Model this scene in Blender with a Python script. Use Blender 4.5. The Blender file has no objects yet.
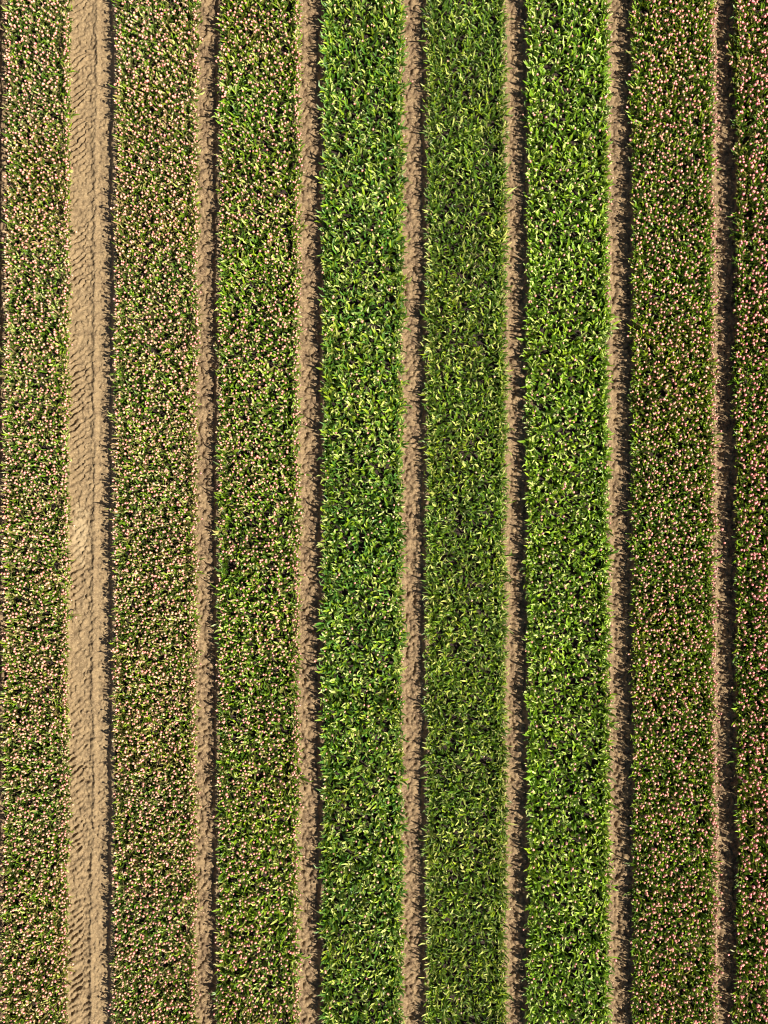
import bpy, math
import numpy as np
R = math.radians
sc = bpy.context.scene
col = sc.collection

# ------------------------------------------------------------------ camera, light, exposure
S = 0.01456            # metres per photograph pixel on the soil
H = 18.0               # camera height
TILT = 0.55
cam_d = bpy.data.cameras.new('camera')
cam = bpy.data.objects.new('camera', cam_d); col.objects.link(cam)
cam_d.sensor_fit = 'VERTICAL'; cam_d.sensor_height = 24.0
cam_d.lens = 24.0 * H / (1024 * S)
cam_d.clip_start = 0.1; cam_d.clip_end = 3000
cam.location = (0, -H * math.tan(R(TILT)), H)
cam.rotation_euler = (R(TILT), 0, R(0.06))
sc.camera = cam

SUN_EL, SUN_AZ = 51.0, -24.0          # from the right, a little from below
w = bpy.data.worlds.new('World'); sc.world = w; w.use_nodes = True
nt = w.node_tree
bg = nt.nodes['Background']; bg.inputs['Strength'].default_value = 0.05
sky = nt.nodes.new('ShaderNodeTexSky'); sky.sky_type = 'NISHITA'; sky.sun_disc = False
sky.sun_elevation = R(SUN_EL); sky.sun_rotation = R(90 - SUN_AZ)
nt.links.new(sky.outputs[0], bg.inputs['Color'])
sun_d = bpy.data.lights.new('sun', 'SUN'); sun_d.energy = 5.0; sun_d.angle = R(0.5)
sun_d.color = (1.0, 0.92, 0.80)
sun = bpy.data.objects.new('sun', sun_d); col.objects.link(sun)
sun.location = (20, -8, 25)
e, a = R(SUN_EL), R(SUN_AZ)
from mathutils import Vector
d = Vector((math.cos(e) * math.cos(a), math.cos(e) * math.sin(a), math.sin(e)))
sun.rotation_euler = d.to_track_quat('Z', 'Y').to_euler()
sc.view_settings.view_transform = 'Standard'; sc.view_settings.look = 'None'
sc.view_settings.gamma = 1; sc.view_settings.exposure = 1.1
sc.view_settings.use_curve_mapping = False
sc.cycles.filter_width = 1.1
sc.cycles.max_bounces = 5; sc.cycles.diffuse_bounces = 2
sc.cycles.transmission_bounces = 3

rng = np.random.default_rng(7)

# ------------------------------------------------------------------ helpers
def px(X, z=0.0):      # photograph column -> world x of a point at height z
    return (X - 384) * S * (1 - z / H)

def tag(o, label=None, cat=None, group=None, kind=None):
    if label: o['label'] = label
    if cat: o['category'] = cat
    if group: o['group'] = group
    if kind: o['kind'] = kind
    return o

def hsh(ix, iy, seed):
    n = (ix.astype(np.int64) * 374761393 + iy.astype(np.int64) * 668265263 + seed * 1442695041) & 0xffffffff
    n = ((n ^ (n >> 13)) * 1274126177) & 0xffffffff
    return ((n ^ (n >> 16)) & 0xffff) / 65535.0

def vnoise(x, y, f, seed):
    x = x * f; y = y * f
    ix = np.floor(x); iy = np.floor(y); fx = x - ix; fy = y - iy
    fx = fx * fx * (3 - 2 * fx); fy = fy * fy * (3 - 2 * fy)
    ix = ix.astype(np.int64); iy = iy.astype(np.int64)
    a = hsh(ix, iy, seed); b = hsh(ix + 1, iy, seed); c = hsh(ix, iy + 1, seed); d_ = hsh(ix + 1, iy + 1, seed)
    return (a + (b - a) * fx) * (1 - fy) + (c + (d_ - c) * fx) * fy

def mesh_np(name, V, F, mats, mi=None, colr=None, smooth=True):
    """V (n,3), F (m,4) quads"""
    me = bpy.data.meshes.new(name)
    me.vertices.add(len(V)); me.vertices.foreach_set('co', np.asarray(V, np.float32).ravel())
    m = len(F)
    me.loops.add(m * 4); me.loops.foreach_set('vertex_index', np.asarray(F, np.int32).ravel())
    me.polygons.add(m)
    me.polygons.foreach_set('loop_start', np.arange(0, m * 4, 4, dtype=np.int32))
    me.polygons.foreach_set('loop_total', np.full(m, 4, np.int32))
    if mi is not None: me.polygons.foreach_set('material_index', np.asarray(mi, np.int32))
    me.polygons.foreach_set('use_smooth', np.full(m, smooth))
    for mt in mats: me.materials.append(mt)
    if colr is not None:
        ca = me.color_attributes.new('tint', 'FLOAT_COLOR', 'POINT')
        c4 = np.ones((len(V), 4), np.float32); c4[:, :3] = colr
        ca.data.foreach_set('color', c4.ravel())
    me.update(calc_edges=True)
    return me

def link(name, me, parent=None):
    o = bpy.data.objects.new(name, me); col.objects.link(o)
    if parent: o.parent = parent
    return o

# ------------------------------------------------------------------ materials
def mat(name):
    m = bpy.data.materials.new(name); m.use_nodes = True
    return m, m.node_tree.nodes, m.node_tree.links, m.node_tree.nodes['Principled BSDF']

def soil_mat(name, c1, c2, c3, patch=None):
    m, N, L, P = mat(name)
    geo = N.new('ShaderNodeNewGeometry')
    def noise(scale, detail, rough=.6):
        n = N.new('ShaderNodeTexNoise'); n.inputs['Scale'].default_value = scale
        n.inputs['Detail'].default_value = detail; n.inputs['Roughness'].default_value = rough
        L.new(geo.outputs['Position'], n.inputs['Vector']); return n.outputs[0]
    def ramp(src, lo, hi):
        r = N.new('ShaderNodeMapRange'); r.inputs['From Min'].default_value = lo; r.inputs['From Max'].default_value = hi
        L.new(src, r.inputs['Value']); return r.outputs[0]
    def mix(f, a_, b_):
        x = N.new('ShaderNodeMix'); x.data_type = 'RGBA'
        L.new(f, x.inputs[0])
        for i, v in ((6, a_), (7, b_)):
            if isinstance(v, tuple): x.inputs[i].default_value = (*v, 1)
            else: L.new(v, x.inputs[i])
        return x.outputs[2]
    base = mix(ramp(noise(9, 6), .38, .62), c1, c2)
    base = mix(ramp(noise(55, 4), .52, .72), base, c3)
    if patch:     # dried pale silt where a puddle stood
        vm = N.new('ShaderNodeVectorMath'); vm.operation = 'SUBTRACT'; vm.inputs[1].default_value = patch[0]
        L.new(geo.outputs['Position'], vm.inputs[0])
        sc_ = N.new('ShaderNodeVectorMath'); sc_.operation = 'MULTIPLY'; sc_.inputs[1].default_value = patch[1]
        L.new(vm.outputs[0], sc_.inputs[0])
        ln = N.new('ShaderNodeVectorMath'); ln.operation = 'LENGTH'; L.new(sc_.outputs[0], ln.inputs[0])
        ad = N.new('ShaderNodeMath'); ad.operation = 'MULTIPLY_ADD'; ad.inputs[1].default_value = 2.6
        L.new(noise(14, 3), ad.inputs[0]); L.new(ln.outputs['Value'], ad.inputs[2])
        base = mix(ramp(ad.outputs[0], 2.1, 1.7), base, patch[2])
    L.new(base, P.inputs['Base Color'])
    P.inputs['Roughness'].default_value = 0.95
    P.inputs['Specular IOR Level'].default_value = 0.15
    b = N.new('ShaderNodeBump'); b.inputs['Strength'].default_value = 0.7; b.inputs['Distance'].default_value = 0.006
    L.new(noise(130, 5), b.inputs['Height']); L.new(b.outputs[0], P.inputs['Normal'])
    return m

M_ground = soil_mat('shade_darkened_soil', (.034, .023, .019), (.022, .015, .013), (.048, .032, .024))  # colour darkened to paint shade into the gaps between plants
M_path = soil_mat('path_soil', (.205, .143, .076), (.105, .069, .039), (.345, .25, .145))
M_track = soil_mat('track_soil', (.222, .158, .084), (.15, .104, .056), (.33, .245, .14),
                   patch=((px(80), (512 - 535) * S, 0), (5.5, 1.7, 0), (.285, .215, .122)))

def leaf_mat(name):
    m, N, L, P = mat(name)
    at = N.new('ShaderNodeAttribute'); at.attribute_name = 'tint'
    L.new(at.outputs['Color'], P.inputs['Base Color'])
    P.inputs['Roughness'].default_value = 0.44
    P.inputs['Specular IOR Level'].default_value = 0.55
    tr = N.new('ShaderNodeBsdfTranslucent')
    g = N.new('ShaderNodeMix'); g.data_type = 'RGBA'; g.blend_type = 'MULTIPLY'; g.inputs[0].default_value = 1
    g.inputs[7].default_value = (1.3, 1.25, .5, 1)
    L.new(at.outputs['Color'], g.inputs[6]); L.new(g.outputs[2], tr.inputs['Color'])
    mx = N.new('ShaderNodeMixShader'); mx.inputs[0].default_value = .16
    L.new(P.outputs[0], mx.inputs[1]); L.new(tr.outputs[0], mx.inputs[2])
    L.new(mx.outputs[0], N['Material Output'].inputs['Surface'])
    return m
def petal_mat(name):
    m, N, L, P = mat(name)
    at = N.new('ShaderNodeAttribute'); at.attribute_name = 'tint'
    L.new(at.outputs['Color'], P.inputs['Base Color'])
    P.inputs['Roughness'].default_value = 0.45
    P.inputs['Subsurface Weight'].default_value = 0.0
    return m
M_leaf = leaf_mat('tulip_leaf'); M_petal = petal_mat('tulip_petal')

# ------------------------------------------------------------------ ground
YH = 9.2
g = 600.0
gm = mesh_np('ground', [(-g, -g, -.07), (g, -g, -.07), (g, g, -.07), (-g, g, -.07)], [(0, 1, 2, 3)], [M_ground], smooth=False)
tag(link('ground', gm), 'bare soil of the bulb field under the beds, shade darkened into its colour', 'ground', kind='structure')

# canopy edges of each bed in photograph columns
BEDS = [(-101, -16), (1.5, 67), (112, 196), (216, 299), (320, 403), (424, 507), (526, 610), (632, 715), (736, 818), (838, 920)]

def soil_strip(xa, xb, track=False, seed=0):
    """height field of bare soil between two beds (world x from xa to xb)"""
    pad = 0.07
    dx = 0.0105
    xs = np.arange(xa - pad, xb + pad + dx, dx); ys = np.arange(-YH, YH, 0.0115)
    X, Y = np.meshgrid(xs, ys)
    r = np.random.default_rng(seed)
    wd = xb - xa
    u = (X - xa) / wd + (vnoise(X * 0, Y, 2.2, seed) - .5) * .12 * (0.35 / wd)
    # bed shoulders on both sides, shallow trough between
    edge = np.clip(np.maximum(-u * wd + .035, (u - 1) * wd) / .085 + .62, 0, 1)
    edge = edge * edge * (3 - 2 * edge)
    Z = edge * .10
    Z += (vnoise(X, Y, 3.5, seed + 1) - .5) * .02 + (vnoise(X, Y, 9, seed + 2) - .5) * .015
    inner = 1 - edge
    if track:
        jag = (vnoise(X, Y, 8, seed + 3) - .5)
        # broad tyre lane with slanting lug prints
        lane = np.clip(1 - np.abs((u - .31) / .29) ** 4, 0, 1)
        worn = np.clip(vnoise(X * .4, Y, 1.1, seed + 5) * 1.5 - .1, .25, 1)
        ph = (Y - (X - (xa + .31 * wd)) * np.where(X > xa + .42 * wd, .2, .75)) / .10 + jag * .6
        lug = np.clip(np.sin(ph * 2 * np.pi) * 1.6, -1, 1)
        Z += lane * worn * lug * .017 * np.clip(vnoise(X, Y, 5, seed + 21) * 2.0, .35, 1.2) * (.5 + vnoise(X, Y, 11, seed + 9)) - lane * .012
        Z += lane * (vnoise(X, Y, 30, seed + 10) - .5) * .011 + lane * (vnoise(X, Y, 13, seed + 11) - .5) * .02
        # pressed seam: a narrow ridge between the lanes
        cx = xa + wd * (.62 + (vnoise(X * 0, Y, .5, seed + 7) - .5) * .08 + (vnoise(X * 0, Y, 5, seed + 17) - .5) * .025)
        rd = np.exp(-((X - cx) / .03) ** 2) * (.3 + .7 * vnoise(X * 0, Y, 3.1, seed + 12))
        Z += rd * (.024 + .016 * vnoise(X, Y, 14, seed + 8))
        Z -= np.exp(-((X - cx + .042) / .024) ** 2) * .002 * vnoise(X * 0, Y, 5, seed + 13)
        # second lane, smoother, with faint bars
        l2 = np.clip(1 - np.abs((u - .84) / .15) ** 4, 0, 1)
        Z += l2 * np.clip(np.sin(((Y + X * .6) / .10 + jag * .5) * 2 * np.pi) * 1.5, -1, 1) * .009
        nst, rmin, rmax, hk = int(42000 * wd), .008, .034, .85
    else:
        nst, rmin, rmax, hk = int(9000 * wd + 600), .011, .05, 1.1
        nst = int(nst * 3.2)
    # clods: half-buried lumps stamped into the field
    base = Z.copy()
    cx_ = r.uniform(xs[0], xs[-1], nst); cy_ = r.uniform(ys[0], ys[-1], nst)
    rr = rmin + (rmax - rmin) * r.random(nst) ** 2.6
    if track:     # crumbs gather at the sides and on the seam
        uu = (cx_ - xa) / wd
        keep = r.random(nst) < np.where((uu < .12) | (uu > .93) | (np.abs(uu - .62) < .07), 1, .35)
        cx_, cy_, rr = cx_[keep], cy_[keep], rr[keep]
    ny, nx = X.shape
    for x0, y0, q, asp, th, k in zip(cx_, cy_, rr, r.uniform(.7, 1.4, len(rr)), r.uniform(0, 3.1, len(rr)), r.uniform(.6, 1.1, len(rr)) * hk):
        i0 = int((x0 - xs[0] - q * 1.4) / dx); i1 = int((x0 - xs[0] + q * 1.4) / dx) + 2
        j0 = int((y0 - ys[0] - q * 1.4) / .0115); j1 = int((y0 - ys[0] + q * 1.4) / .0115) + 2
        i0 = max(i0, 0); j0 = max(j0, 0); i1 = min(i1, nx); j1 = min(j1, ny)
        if i1 <= i0 or j1 <= j0: continue
        ax = X[j0:j1, i0:i1] - x0; ay = Y[j0:j1, i0:i1] - y0
        p = (ax * math.cos(th) + ay * math.sin(th)) / asp; s_ = (-ax * math.sin(th) + ay * math.cos(th)) * asp
        h = 1 - (p * p + s_ * s_) / (q * q)
        hh = np.sqrt(np.clip(h, 0, 1)) * q * k * 1.3
        sub = Z[j0:j1, i0:i1]
        np.maximum(sub, base[j0:j1, i0:i1] + hh - .002, out=sub)
    Z += (r.random(Z.shape) - .5) * .004 + (vnoise(X, Y, 42, seed + 30) - .5) * .008
    Z[:, 0] = -.075; Z[:, -1] = -.075; Z[0] = -.075; Z[-1] = -.075
    V = np.stack([X, Y, Z], -1).reshape(-1, 3)
    idx = np.arange(nx * ny).reshape(ny, nx)
    F = np.stack([idx[:-1, :-1], idx[:-1, 1:], idx[1:, 1:], idx[1:, :-1]], -1).reshape(-1, 4)
    return V, F

for i, (ca, cb) in enumerate(BEDS):      # the raised soil each bed stands on, in the shade-darkened colour
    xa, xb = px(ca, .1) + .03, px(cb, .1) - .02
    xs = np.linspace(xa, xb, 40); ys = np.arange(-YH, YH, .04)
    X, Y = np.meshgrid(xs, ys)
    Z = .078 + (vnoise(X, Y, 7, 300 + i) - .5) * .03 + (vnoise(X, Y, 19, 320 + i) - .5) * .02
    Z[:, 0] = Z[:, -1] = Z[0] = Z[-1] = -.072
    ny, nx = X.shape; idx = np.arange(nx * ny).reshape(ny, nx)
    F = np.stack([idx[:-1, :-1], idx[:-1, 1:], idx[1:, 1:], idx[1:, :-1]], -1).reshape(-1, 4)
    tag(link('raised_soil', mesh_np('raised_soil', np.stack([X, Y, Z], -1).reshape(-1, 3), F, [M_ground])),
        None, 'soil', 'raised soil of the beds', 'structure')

strip_labels = {
    0: 'dirt path at the extreme left margin, its right rim barely in view',
    1: 'wide pale tractor track with tyre tread prints, left of all narrow dirt paths',
    2: 'narrow cloddy dirt path, first one right of the wide tractor track',
    3: 'narrow cloddy dirt path between pink budded bed and bright green bed, left of centre',
    4: 'narrow dirt path between the bright green bed and the darker fine leaved green bed',
    5: 'narrow dirt path along the right side of the darker fine leaved green bed',
    6: 'narrow dirt path between a bright green bed and a pink speckled bed, right of centre',
    7: 'thin dirt path with a broad dark shadow beside the reddest pink bed at the right',
    8: 'dirt path beyond the reddest pink bed'}
for i in range(len(BEDS) - 1):
    xa = px(BEDS[i][1] - 3); xb = px(BEDS[i + 1][0] + 1)
    V, F = soil_strip(xa, xb, i == 1, 100 + i * 20)
    nm = 'tractor_track' if i == 1 else 'dirt_path'
    o = link(nm, mesh_np(nm, V, F, [M_track if i == 1 else M_path]))
    tag(o, strip_labels[i], 'track' if i == 1 else 'path', kind='structure',
        group=None if i == 1 else 'dirt paths between the flower beds')

# ------------------------------------------------------------------ tulip plants
def leaf_geo(r, L, W, az, rise, sag, bend, hue, V, F, C, pale):
    """arching lanceolate leaf folded along its midrib"""
    st = [(.12, .55), (.42, 1.0), (.72, .78), (1.0, .07)]
    n0 = len(V)
    for t, wf in st:
        z = rise * (1.45 * t - sag * t * t)
        rad = L * (.22 * t + .78 * t ** 1.55)
        th = az + bend * t * t
        cx, cy = rad * math.cos(th), rad * math.sin(th)
        tx, ty = -math.sin(th + bend * t), math.cos(th + bend * t)
        hw = W * .5 * wf
        tw = r['tw'] * t
        V.append((cx - tx * hw, cy - ty * hw, z + .30 * hw - tw * hw))
        V.append((cx, cy, z - .15 * hw))
        V.append((cx + tx * hw, cy + ty * hw, z + .30 * hw + tw * hw))
        k = .92 + .2 * t
        tip = pale * max(0, t - .6)
        for e_ in (1.06, .93, 1.0):
            C.append((hue[0] * k * e_ + tip * .25, hue[1] * k * e_ + tip * .22, hue[2] * k * e_ + tip * .1))
    for s in range(3):
        b = n0 + s * 3
        F.append((b, b + 1, b + 4, b + 3)); F.append((b + 1, b + 2, b + 5, b + 4))

def tube_geo(p0, p1, ra, rb, V, F, C, c, n=4):
    n0 = len(V)
    for p, q in ((p0, ra), (p1, rb)):
        for k in range(n):
            an = 2 * math.pi * k / n
            V.append((p[0] + q * math.cos(an), p[1] + q * math.sin(an), p[2])); C.append(c)
    for k in range(n):
        F.append((n0 + k, n0 + (k + 1) % n, n0 + n + (k + 1) % n, n0 + n + k))

def bud_geo(p, lean, size, ctop, cside, V, F, C):
    """closed tulip bud: egg with a pointed tip"""
    n = 6; n0 = len(V)
    prof = [(.25, 0.0, 0), (.95, .28, 0), (1.0, .60, .2), (.66, .98, .9), (.08, 1.22, 1.15)]
    for q, hz, m in prof:
        for k in range(n):
            an = 2 * math.pi * (k + .5 * (hz > .5)) / n
            pet = 1 + .12 * (1 if k % 2 else -1)
            x = p[0] + lean[0] * hz + q * size * pet * math.cos(an)
            y = p[1] + lean[1] * hz + q * size * pet * math.sin(an)
            V.append((x, y, p[2] + hz * size * 2.1))
            C.append(tuple(cside[i] * (1 - m) + ctop[i] * m for i in range(3)))
    for s in range(len(prof) - 1):
        for k in range(n):
            a_ = n0 + s * n + k; b_ = n0 + s * n + (k + 1) % n
            F.append((a_, b_, b_ + n, a_ + n))

def make_proto(r, st, budded, skirt=False):
    """returns three part geometries: foliage, stem, bud"""
    leaves = []; stem = ([], [], []); bud = ([], [], [])
    nl = int(r.integers(st['nl'][0], st['nl'][1] + 1))
    a0 = r.uniform(0, 6.28)
    for k in range(nl):
        h = np.array(st['hues'][int(r.integers(len(st['hues'])))]) * r.uniform(.75, 1.3)
        L = st['L'] * r.uniform(.65, 1.25)
        fol = ([], [], []); leaves.append(fol)
        leaf_geo({'tw': r.uniform(-.7, .7)}, L, st['W'] * r.uniform(.7, 1.25), a0 + k * 2.3 + r.uniform(-.7, .7),
                 st['H'] * r.uniform(.62, 1.15) * (1.0 if k else 1.15), r.uniform(.35, .95), r.uniform(-1.3, 1.3), h, *fol,
                 pale=r.choice([0, 0, .5, 1.2]) * st['pale'])
    for k in range(2 if skirt else 0):     # short low leaves added to shade the soil, gap shade in their darker green
        h = np.array(G3) * r.uniform(.7, 1.1)
        fol = ([], [], []); leaves.append(fol)
        leaf_geo({'tw': 0}, st['L'] * .75, st['W'] * 1.25, a0 + 1.1 + k * 3.1 + r.uniform(-.5, .5), st['H'] * .42, .5, .2, h, *fol, pale=0)
    if not budded: tube_geo((0, 0, -.02), (0, 0, st['H'] * .45), .006, .004, *stem, (.10, .17, .04))
    if budded:
        zt = st['H'] * r.uniform(.93, 1.12)
        ox, oy = r.uniform(-.02, .02), r.uniform(-.02, .02)
        tube_geo((0, 0, -.02), (ox, oy, zt), .005, .004, *stem, (.10, .17, .04))
        ct, cs = st['buds'][int(r.integers(len(st['buds'])))]
        j = r.uniform(.85, 1.15)
        bud_geo((ox, oy, zt - .004), (r.uniform(-.008, .008), r.uniform(-.008, .008)), st['bs'] * r.uniform(.8, 1.2),
                tuple(c * j for c in ct), tuple(c * j for c in cs), *bud)
    return [tuple(np.array(x, dtype=np.float32 if i != 1 else np.int32) for i, x in enumerate(g_)) for g_ in [stem, bud] + leaves]

G1 = (.115, .22, .008); G2 = (.185, .285, .010); G3 = (.06, .135, .008); G_GLINT = (.36, .44, .11); G5 = (.055, .15, .014); O1 = (.20, .19, .05); TN = (.30, .22, .11)  # the palest green paints sunlit highlights into some leaves
PALE = ((.68, .34, .25), (.55, .13, .11)); PINK = ((.74, .36, .30), (.58, .10, .11)); GRN = ((.42, .42, .20), (.20, .24, .06))
RED = ((.76, .32, .31), (.60, .045, .085)); CREAM = ((.66, .45, .29), (.50, .21, .12))
ST = {
 'pale':   dict(nl=(3, 4), L=.078, W=.026, H=.25, hues=[G1, G2, G_GLINT, O1, O1, G3, G1, TN], pale=.9, buds=[PALE, PALE, CREAM, PINK], bs=.0166, sp=.063, bud=.90),
 'mixed':  dict(nl=(3, 4), L=.090, W=.028, H=.25, hues=[G1, G3, G1, G2, O1, G_GLINT], pale=.8, buds=[PALE, PALE, CREAM, PINK], bs=.0165, sp=.071, bud=.79),
 'bright': dict(nl=(3, 4), L=.092, W=.030, H=.27, hues=[G1, G2, G_GLINT, G3, G5], pale=1.3, buds=[PALE, CREAM, GRN], bs=.016, sp=.075, bud=.14),
 'fine':   dict(nl=(4, 5), L=.095, W=.024, H=.24, hues=[G1, G2, G3, G3, G3, G_GLINT], pale=.8, buds=[GRN, CREAM], bs=.013, sp=.076, bud=.03),
 'bright2': dict(nl=(3, 4), L=.092, W=.031, H=.27, hues=[G1, G2, G_GLINT, G3, G1], pale=1.3, buds=[PALE, PINK, CREAM, GRN], bs=.017, sp=.075, bud=.24),
 'olive':  dict(nl=(3, 4), L=.084, W=.027, H=.27, hues=[G3, G1, O1, G1, G2], pale=.7, buds=[PALE, PALE, PINK, CREAM], bs=.0180, sp=.066, bud=.86),
 'red':    dict(nl=(3, 4), L=.084, W=.027, H=.33, hues=[G3, G1, O1, G2], pale=.5, buds=[PINK, RED, PALE, PINK], bs=.0185, sp=.064, bud=.90),
}
STYLE = ['pale', 'pale', 'pale', 'mixed', 'bright', 'fine', 'bright2', 'olive', 'red', 'red']
NB = 36
PROTO = {}
for i, (k, s) in enumerate(ST.items()):
    r = np.random.default_rng(500 + i)
    PROTO[k] = {b: [make_proto(r, s, b, j % 3 == 0) for j in range(NB)] for b in (True, False)}

plants = []      # bed, x, y, z, budded, variant, rot, tilt x, tilt y, scale, tint(3)
for bi, (ca, cb) in enumerate(BEDS):
    s = ST[STYLE[bi]]; sp = s['sp']
    r = np.random.default_rng(900 + bi)
    inset = s['L'] * .5 + .035
    xa, xb = px(ca, .28) + inset + .04, px(cb, .28) - inset
    nx = max(2, int(round((xb - xa) / sp)) + 1)
    gx = np.linspace(xa, xb, nx); gy = np.arange(-YH + .1, YH - .1, sp * .98)
    X, Y = np.meshgrid(gx, gy)
    Y = Y + (np.arange(nx) % 2) * sp * .5
    X = X + r.normal(0, sp * .23, X.shape); Y = Y + r.normal(0, sp * .27, Y.shape)
    edge = np.minimum(X - xa, xb - X)
    X = X + np.where(edge < .05, (vnoise(X * 0 + (X > (xa + xb) / 2) * 50, Y, 3.1, bi) - .5) * .07, 0)
    X = X + (vnoise(X * 0, Y, .45, 7) - .5) * .06
    # the outermost rows stand closer together
    ey = np.arange(-YH + .1, YH - .1, sp * .38)
    ex = np.concatenate([xa + .018 + r.normal(0, .02, len(ey)), xb - .018 + r.normal(0, .02, len(ey))])
    ey = np.concatenate([ey, ey]) + r.normal(0, sp * .2, 2 * len(ey))
    x = np.concatenate([X.ravel(), ex]); y = np.concatenate([Y.ravel(), ey])
    miss = vnoise(x, y, 5, 40 + bi) * .5 + vnoise(x, y, 13, 41 + bi) * .5
    ok = (miss > .14) & (r.random(len(x)) > .03)
    x, y = x[ok], y[ok]; n = len(x)
    lo = vnoise(x, y, 2.0, 60 + bi); mid = vnoise(x, y, 6.0, 61 + bi)
    bprob = s['bud'] * (.55 + .9 * lo) if s['bud'] < .8 else np.full(n, s['bud'])
    bprob = np.clip(bprob, 0, .95)
    rim = np.minimum(x - xa, xb - x) < .03
    vv = r.integers(0, NB, n); vv = np.where(rim, vv // 3 * 3, vv)      # plants at the rim are bushier low down
    bb = r.random(n) < bprob * np.where(rim & (x < (xa + xb) / 2), .45, 1)
    scl = (.84 + .2 * mid + .12 * r.random(n)) * np.where(rim, .92, 1)
    scl = np.where(rim, scl * r.uniform(.8, 1.12, n), scl); stray = rim & (r.random(n) < .025)
    scl = np.where(stray, scl * 1.1, scl)
    outw = (1 + 1.6 * stray) * (np.where(xb - x < .05, .25, 0) - np.where(x - xa < .05, .22, 0))
    tint = (.8 + .4 * vnoise(x, y, 3.0, 70 + bi))[:, None] * np.stack([({4: 1.08, 5: 1.12, 6: 1.03}.get(bi, 1.06)) + (vnoise(x, y, 1.2, 71 + bi) - .5) * (.12 if bi in (4, 6) else .22), np.ones(n), 1 + (vnoise(x, y, 2, 72 + bi) - .5) * .3], -1)
    tint *= r.uniform(.82, 1.18, (n, 1)) * {4: 1.04, 5: .86, 6: 1.06}.get(bi, 1)
    for k in range(n):
        plants.append((bi, x[k], y[k], .055, bool(bb[k]), int(vv[k]), r.uniform(0, 6.28),
                       r.normal(0, .09), r.normal(0, .09) + outw[k], scl[k], tint[k]))
print('plants', len(plants))

# the 300 nearest the camera stand as plants of their own
order = sorted(range(len(plants)), key=lambda i: plants[i][1] ** 2 + (plants[i][2] + .17) ** 2)
solo_list = order[:300]
solo = set(solo_list)

def rotm(rz, tx, ty):
    cz, sz = math.cos(rz), math.sin(rz); cx, sx = math.cos(tx), math.sin(tx); cy, sy = math.cos(ty), math.sin(ty)
    Rz = np.array([[cz, -sz, 0], [sz, cz, 0], [0, 0, 1]])
    Rx = np.array([[1, 0, 0], [0, cx, -sx], [0, sx, cx]])
    Ry = np.array([[cy, 0, sy], [0, 1, 0], [-sy, 0, cy]])
    return Ry @ Rx @ Rz

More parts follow.
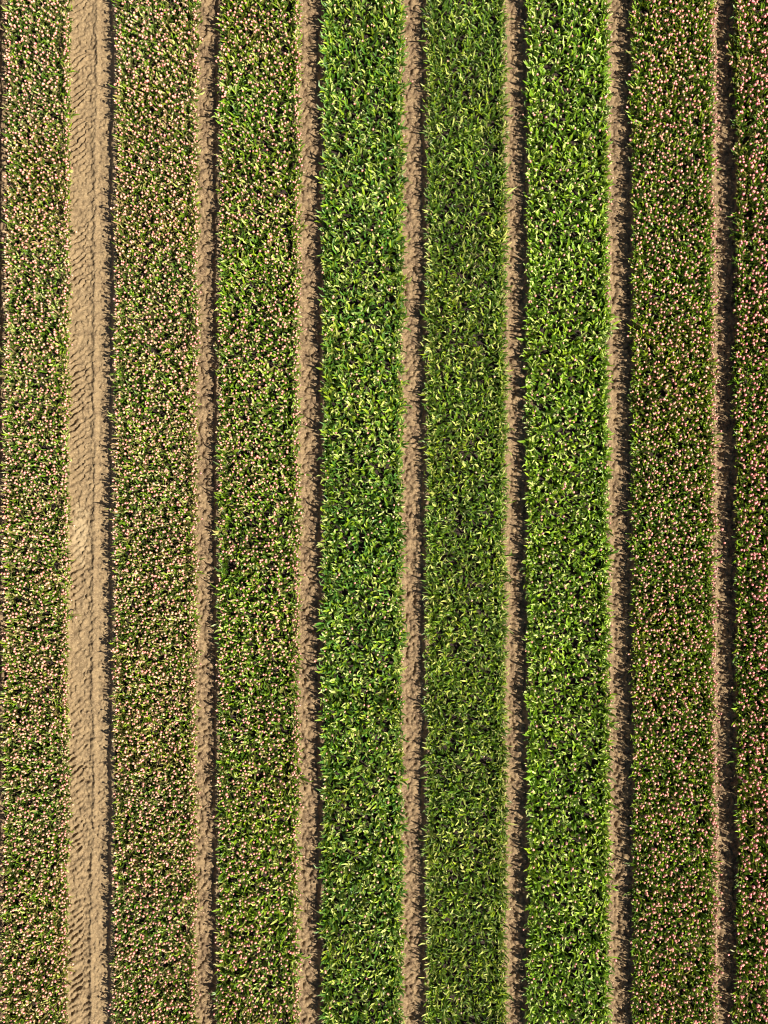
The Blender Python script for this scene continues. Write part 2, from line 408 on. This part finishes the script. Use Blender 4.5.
bed_labels = {
    0: 'tulip bed beyond the dirt path at the extreme left margin',
    1: 'bed of tulips with dense pale pink buds, left of the wide tractor track',
    2: 'bed of tulips with dense pale pink buds, directly right of the wide tractor track',
    3: 'half green bed with scattered pale pink buds, between the first two narrow paths right of the track',
    4: 'bright green leafy tulip bed left of centre, next to the darker fine leaved bed',
    5: 'darker green bed of fine narrow leaves without buds, between two bright green beds',
    6: 'bright green leafy tulip bed right of centre with a few tiny pink buds',
    7: 'olive green bed speckled with pink buds, left of the broad dark shadow',
    8: 'bed with the reddest pink buds, at the right margin beyond the broad dark shadow',
    9: 'tulip bed beyond the bed with the reddest pink buds'}
for bi in range(len(BEDS)):
    sty = STYLE[bi]
    Vs, Fs, Ms, Cs = [], [], [], []; off = 0
    buckets = {}
    for i, p in enumerate(plants):
        if p[0] == bi and i not in solo: buckets.setdefault((p[4], p[5]), []).append(p)
    for (b, v), ps in buckets.items():
        parts = PROTO[sty][b][v]
        pv, pf, pc, pm = [], [], [], []; o_ = 0
        for pi, (V, F, C) in enumerate(parts):
            if len(V) == 0: continue
            pv.append(V); pf.append(F + o_); pc.append(C); pm.append(np.full(len(F), 1 if pi == 1 else 0)); o_ += len(V)
        pv = np.concatenate(pv); pf = np.concatenate(pf); pc = np.concatenate(pc); pm = np.concatenate(pm)
        isb = np.zeros(len(pv), bool)
        if len(parts[1][0]): isb[len(parts[0][0]):len(parts[0][0]) + len(parts[1][0])] = True
        A = np.stack([rotm(p[6], p[7], p[8]) * p[9] for p in ps])
        T = np.array([(p[1], p[2], p[3]) for p in ps])
        W_ = np.einsum('nij,vj->nvi', A, pv) + T[:, None, :]
        tn = np.stack([p[10] for p in ps])[:, None, :]
        tn = np.where(isb[None, :, None], 1.0, tn)
        Vs.append(W_.reshape(-1, 3).astype(np.float32))
        Cs.append((pc[None] * tn).reshape(-1, 3).astype(np.float32))
        n = len(ps)
        Fs.append((pf[None] + (np.arange(n) * len(pv))[:, None, None] + off).reshape(-1, 4))
        Ms.append(np.tile(pm, n)); off += n * len(pv)
    me = mesh_np('tulip_bed', np.concatenate(Vs), np.concatenate(Fs), [M_leaf, M_petal], np.concatenate(Ms), np.concatenate(Cs))
    tag(link('tulip_bed', me), bed_labels[bi], 'tulip bed', 'tulip beds of the bulb field', 'stuff')

where = {3: 'half green bed', 4: 'left bright green bed', 5: 'darker fine leaved bed', 6: 'right bright green bed'}
cache = {}
PN = ['stem', 'flower_bud'] + ['leaf'] * 12
def part_mesh(sty, b, v, k):
    key = (sty, b, v, k)
    if key not in cache:
        V, F, C = PROTO[sty][b][v][k]
        cache[key] = None if len(V) == 0 else mesh_np(PN[k], V, F, [M_petal if k == 1 else M_leaf], None, C)
    return cache[key]
protos = {}
if True:
    for i in solo_list:
        bi, x, y, z, b, v, rz, tx, ty, sc_, tn = plants[i]
        key = (bi, b, v); sty = STYLE[bi]
        if key not in protos:
            root = bpy.data.objects.new('tulip_plant', None); col.objects.link(root)
            root.empty_display_size = .05
            kids = []
            for k in range(len(PROTO[sty][b][v])):
                nm = PN[k]
                me = part_mesh(sty, b, v, k)
                if me: kids.append(link(nm, me, root))
            protos[key] = (root, kids)
        else:
            r0, k0 = protos[key]
            root = r0.copy(); col.objects.link(root)
            for c in k0:
                c2 = c.copy(); col.objects.link(c2); c2.parent = root
        from mathutils import Matrix
        root.matrix_world = Matrix.Translation((x, y, z)) @ (Matrix(rotm(rz, tx, ty).tolist()).to_4x4()) @ Matrix.Scale(sc_, 4)
        xa, xb = px(BEDS[bi][0], .22), px(BEDS[bi][1], .22)
        spot = 'left rim' if x - xa < .13 else 'right rim' if xb - x < .13 else 'inner rows'
        kind = 'budded' if b else 'budless'
        tag(root, f'{kind} tulip plant near the picture centre, {spot} of the {where[bi]}', 'tulip plant',
            f'{kind} tulips, {spot} of the {where[bi]}')
